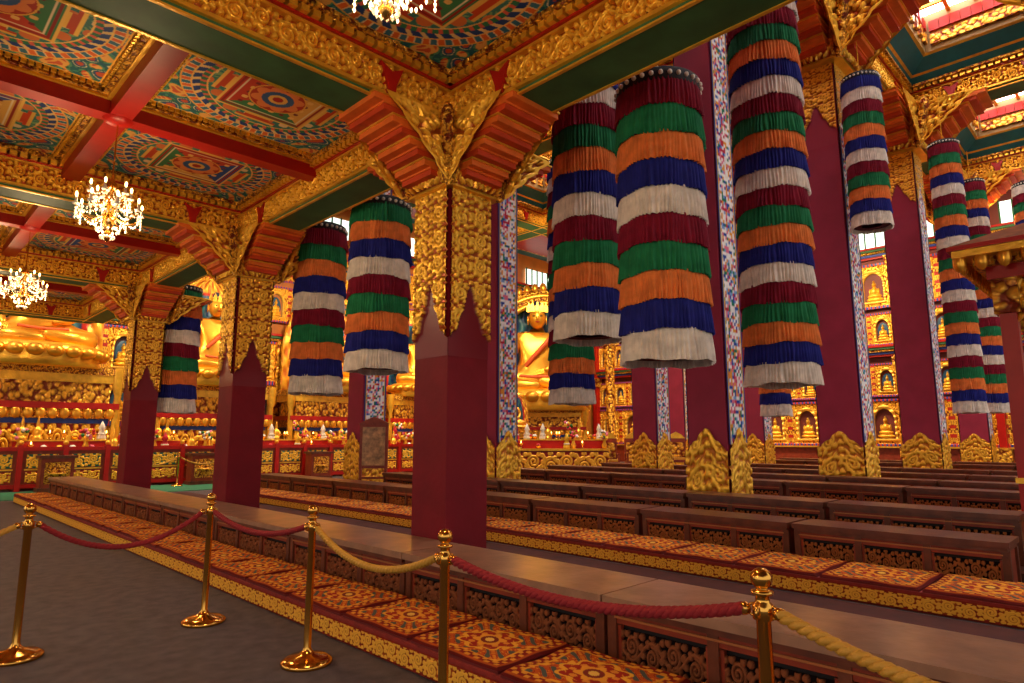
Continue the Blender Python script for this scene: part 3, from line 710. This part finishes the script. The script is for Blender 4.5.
# ------------------------------------------------------------ chandeliers
def chandelier():
    b=MB(); CR=mat('crystal',(255,240,215),.08,emit=.5,emitcol=(255,215,150)); GLW=mat('bulb_glow',(255,210,130),.4,emit=16,emitcol=(255,205,120))  # crystals get a slight warm emission so they look lit by the bulbs
    b.lathe([(.0,-.32),(.02,-.3),(.04,-.26),(.02,-.2),(.05,-.12),(.07,-.05),(.03,.02),(.02,.2),(.05,.28),(.02,.34),(.01,.4)],BRASS,n=14)
    b.tube([(0,0,.38),(0,0,.6),(0,0,1.0)],.008,BRASS,6)
    octv=np.array([(1,0,0),(0,1,0),(-1,0,0),(0,-1,0),(0,0,1.6),(0,0,-1.6)]); octf=[[0,1,4],[1,2,4],[2,3,4],[3,0,4],[1,0,5],[2,1,5],[3,2,5],[0,3,5]]
    def cr(p,s): b.add(octv*s+np.array(p),octf,CR)
    for n,R,z in ((8,.29,-.02),(6,.18,.14)):
        ends=[]
        for i in range(n):
            a=2*math.pi*i/n; t=np.linspace(0,1,12); rr=.03+(R-.03)*t; zz=z-.1*np.sin(t*np.pi)+.02*t
            b.tube(np.stack([rr*math.cos(a),rr*math.sin(a),zz],1),.007,BRASS,6)
            p=(R*math.cos(a),R*math.sin(a),z+.02); ends.append(p)
            b.lathe([(0,0),(.03,.005),(.035,.02),(.012,.025),(.012,.08),(0,.085)],WHITE,p,10); b.ell((p[0],p[1],p[2]+.11),(.012,.012,.03),GLW,8)
            for q in range(4): cr((p[0],p[1],p[2]-.03-.03*q),.011)
        for i in range(n):
            p,q=np.array(ends[i]),np.array(ends[(i+1)%n])
            for s in np.linspace(.1,.9,7): cr(p*(1-s)+q*s-np.array([0,0,.09*math.sin(s*math.pi)]),.011)
            for s in np.linspace(.1,.9,8): cr(p*(1-s)+np.array([0,0,z+.16])*s-np.array([0,0,.05*math.sin(s*math.pi)]),.009)
    for R,z in ((.1,-.2),(.06,-.27),(.14,-.13)):
        for i in range(14): a=2*math.pi*i/14; cr((R*math.cos(a),R*math.sin(a),z),.013)
    return b.mesh('crystal_chandelier')
chm=chandelier()
def pt(name,loc,e,col=(1,.72,.42),r=.12):
    l=bpy.data.lights.new(name,'POINT'); l.energy=e; l.color=col; l.shadow_soft_size=r
    o=bpy.data.objects.new(name,l); scene.collection.objects.link(o); o.location=loc; return o
for y in (2.38,7.3,12.22,17.1):
    for x in (1.54,-3.38):
        inst(chm,'crystal_chandelier',(x,y,3.66))
        pt('chandelier_light',(x,y,3.55),100,(1,.74,.42),.22)

# ------------------------------------------------------------ stanchions + ropes
b=MB()
b.lathe([(0,0),(.155,0),(.16,.012),(.155,.025),(.12,.045),(.05,.06),(.03,.08),(.024,.1),(.024,.80),(.034,.805),(.034,.85),(.024,.86),(.022,.88),(.036,.885),(.036,.895),(.02,.9)]+[(.036*math.cos(q)+.0001,.934+.036*math.sin(q)) for q in np.linspace(-1.1,1.5707,10)],BRASS,n=28)
for a in range(4): 
    t=np.linspace(0,math.pi,8); b.tube(np.stack([(.03+.022*np.sin(t))*math.cos(a*math.pi/2),(.03+.022*np.sin(t))*math.sin(a*math.pi/2),.83+.02*np.cos(t)],1),.005,BRASS,6)
stm=b.mesh('stanchion')
ST=[(-.6,5.35),(.84,5.34),(2.0,5.34),(2.12,3.94),(2.02,2.47),(2.18,1.0),(1.95,-.6),(5.2,20.1),(6.6,20.3),(7.9,20.0)]
for i,(x,y) in enumerate(ST): inst(stm,'brass_stanchion',(x,y,.015 if i>6 else 0))
RR=mat('red_velvet_rope',(150,24,30),.8,bump=.3,bscale=80); GR=mat('gold_cord_rope',(206,148,46),.6,bump=.3,bscale=80)
def rope(p,q,sag,m,name,r=.0125,lift=.83):
    b=MB(); p=np.array((*p,lift)); q=np.array((*q,lift)); d=(q-p)/np.linalg.norm(q-p); p=p+d*.06; q=q-d*.06
    L=np.linalg.norm(q-p); n=int(L/.012); t=np.linspace(0,1,n); P=p*(1-t[:,None])+q*t[:,None]; P[:,2]-=sag*4*t*(1-t)
    side=np.cross(d,[0,0,1]); side/=np.linalg.norm(side); up=np.array([0,0,1.])
    for k in range(3):
        ph=2*np.pi*t*L/.09+k*2*np.pi/3
        b.tube(P+r*.75*(np.cos(ph)[:,None]*side+np.sin(ph)[:,None]*up),r,m,6)
    for e_ in (p,q): b.ell(e_,(.022,.022,.022),BRASS,10)
    inst(b.mesh(name),name)
rope(ST[0],ST[1],.16,GR,'gold_cord_rope'); rope(ST[1],ST[2],.20,RR,'red_velvet_rope'); rope(ST[2],ST[3],.10,RR,'red_velvet_rope')
rope(ST[3],ST[4],.14,GR,'gold_cord_rope'); rope(ST[4],ST[5],.09,RR,'red_velvet_rope',.014); rope(ST[5],ST[6],.12,GR,'gold_cord_rope',.014)
rope(ST[7],ST[8],.2,GR,'gold_cord_rope'); rope(ST[8],ST[9],.2,GR,'gold_cord_rope')

b=MB(); b.box(-.4,.4,-.25,.25,0,.1,WOOD); b.box(-.36,.36,-.22,.22,.1,.85,WOODR); b.box(-.42,.42,-.27,.27,.85,.92,WOOD); b.box(-.15,.15,-.03,.03,.92,.93,DARK)
b.box(-.28,.28,-.235,-.21,.2,.75,GOLDF); b.lathe([(0,0),(.2,0),(.2,.02),(0,.02)],GOLD,(0,-.24,.45),20)
db=b.mesh('donation_box')
for x,y in [(3.7,20.6),(7.4,20.7),(11.3,20.8)]: inst(db,'donation_box',(x,y,.015 if x<9 else 0))
b=MB(); b.box(-.34,.34,-.03,.03,.55,1.6,WOODR); b.box(-.27,.27,-.045,.0,.62,1.53,mat('framed_print',(170,120,70),.3,noise=.6,scale=9)); b.prism([(-.38,1.6),(.38,1.6),(.2,1.7),(0,1.78),(-.2,1.7)],'y',-.05,.05,WOODR)
for sx in (-1,1): b.box(sx*.3-.03,sx*.3+.03,-.04,.04,0,.6,WOODR); b.box(sx*.3-.03,sx*.3+.03,-.25,.25,0,.05,WOODR)
b.box(-.3,.3,-.02,.02,.3,.35,WOODR)
inst(b.mesh('picture_stand'),'picture_stand',(8.75,13.45,.12),-math.pi/4)

# right-edge pavilion (wooden canopy)
b=MB(); xa,xb,ya,yb=9.15,10.9,-.7,1.10
for x in (xa,xb):
    for y in (ya,yb):
        b.box(x-.08,x+.08,y-.08,y+.08,.12,3.4,RED); b.box(x-.12,x+.12,y-.12,y+.12,.12,.6,GOLDO); b.box(x-.12,x+.12,y-.12,y+.12,2.8,3.2,GOLDO)
b.box(xa-.05,xb+.05,ya-.05,yb+.05,.4,.9,WOODR); b.box(xa-.1,xb+.1,ya-.1,yb+.1,.9,.96,GOLD)
b.box(xa-.15,xb+.15,ya-.15,yb+.15,3.2,3.35,RED); b.box(xa-.25,xb+.25,ya-.25,yb+.25,3.35,3.45,GOLDF); b.box(xa-.42,xb+.42,ya-.42,yb+.42,3.45,3.53,GOLD); b.box(xa-.46,xb+.46,ya-.46,yb+.46,3.53,3.58,RED)
b.box(xa-.46,xb+.46,ya-.46,yb+.46,3.58,3.9,mat('roof_umber',(120,62,26),.8,noise=.3,spec=.1),top=(.7,.7))
b.box(xa+.3,xb-.3,ya+.3,yb-.3,3.9,4.05,GOLDO)
for i in range(13):
    y=ya-.36+(yb-ya+.72)*i/12; b.ell((xa-.36,y,3.4),(.05,.07,.12),GOLDS,8); x=xa-.36+(xb-xa+.72)*i/12; b.ell((x,yb+.36,3.4),(.07,.05,.12),GOLDS,8)
for sg in (0,1):
    b.prism([(ya+.08,3.2),(yb-.08,3.2),(yb-.08,2.7),(yb-.35,3.0),((ya+yb)/2,3.08),(ya+.35,3.0),(ya+.08,2.7)],'x',(xa,xb)[sg]-.03,(xa,xb)[sg]+.03,GOLDO)
inst(b.mesh('canopied_shrine_pavilion'),'canopied_shrine_pavilion')

# ------------------------------------------------------------ lights
w=bpy.data.worlds.new('world'); scene.world=w; w.use_nodes=True
w.node_tree.nodes['Background'].inputs[0].default_value=(1,.93,.86,1); w.node_tree.nodes['Background'].inputs[1].default_value=1.05
def area(name,loc,target,size,e,col=(1,.8,.5)):
    l=bpy.data.lights.new(name,'AREA'); l.energy=e; l.size=size; l.color=col
    o=bpy.data.objects.new(name,l); scene.collection.objects.link(o); o.location=loc
    o.rotation_euler=(Vector(target)-Vector(loc)).to_track_quat('-Z','Y').to_euler(); return o
for x in (1,6,11,16): area('altar_fill_light',(x,20.1,7.2),(x,24,2.5),1.0,270)  # added area lights without fixtures, out of view, to brighten the altar
area('altar_fill_light',(19.5,17.8,9.5),(24,22,4),1.2,400); area('altar_fill_light',(14.5,13.5,7),(17,16,1.5),.8,240)  # two more added lights, for the main statue and the central altar
for y in (3,9,15,20): area('shrine_fill_light',(27.5,y,9.5),(32,y,3),1.2,480)  # added area lights without fixtures, to brighten the far wall cabinets
print('objs',len(bpy.data.objects))
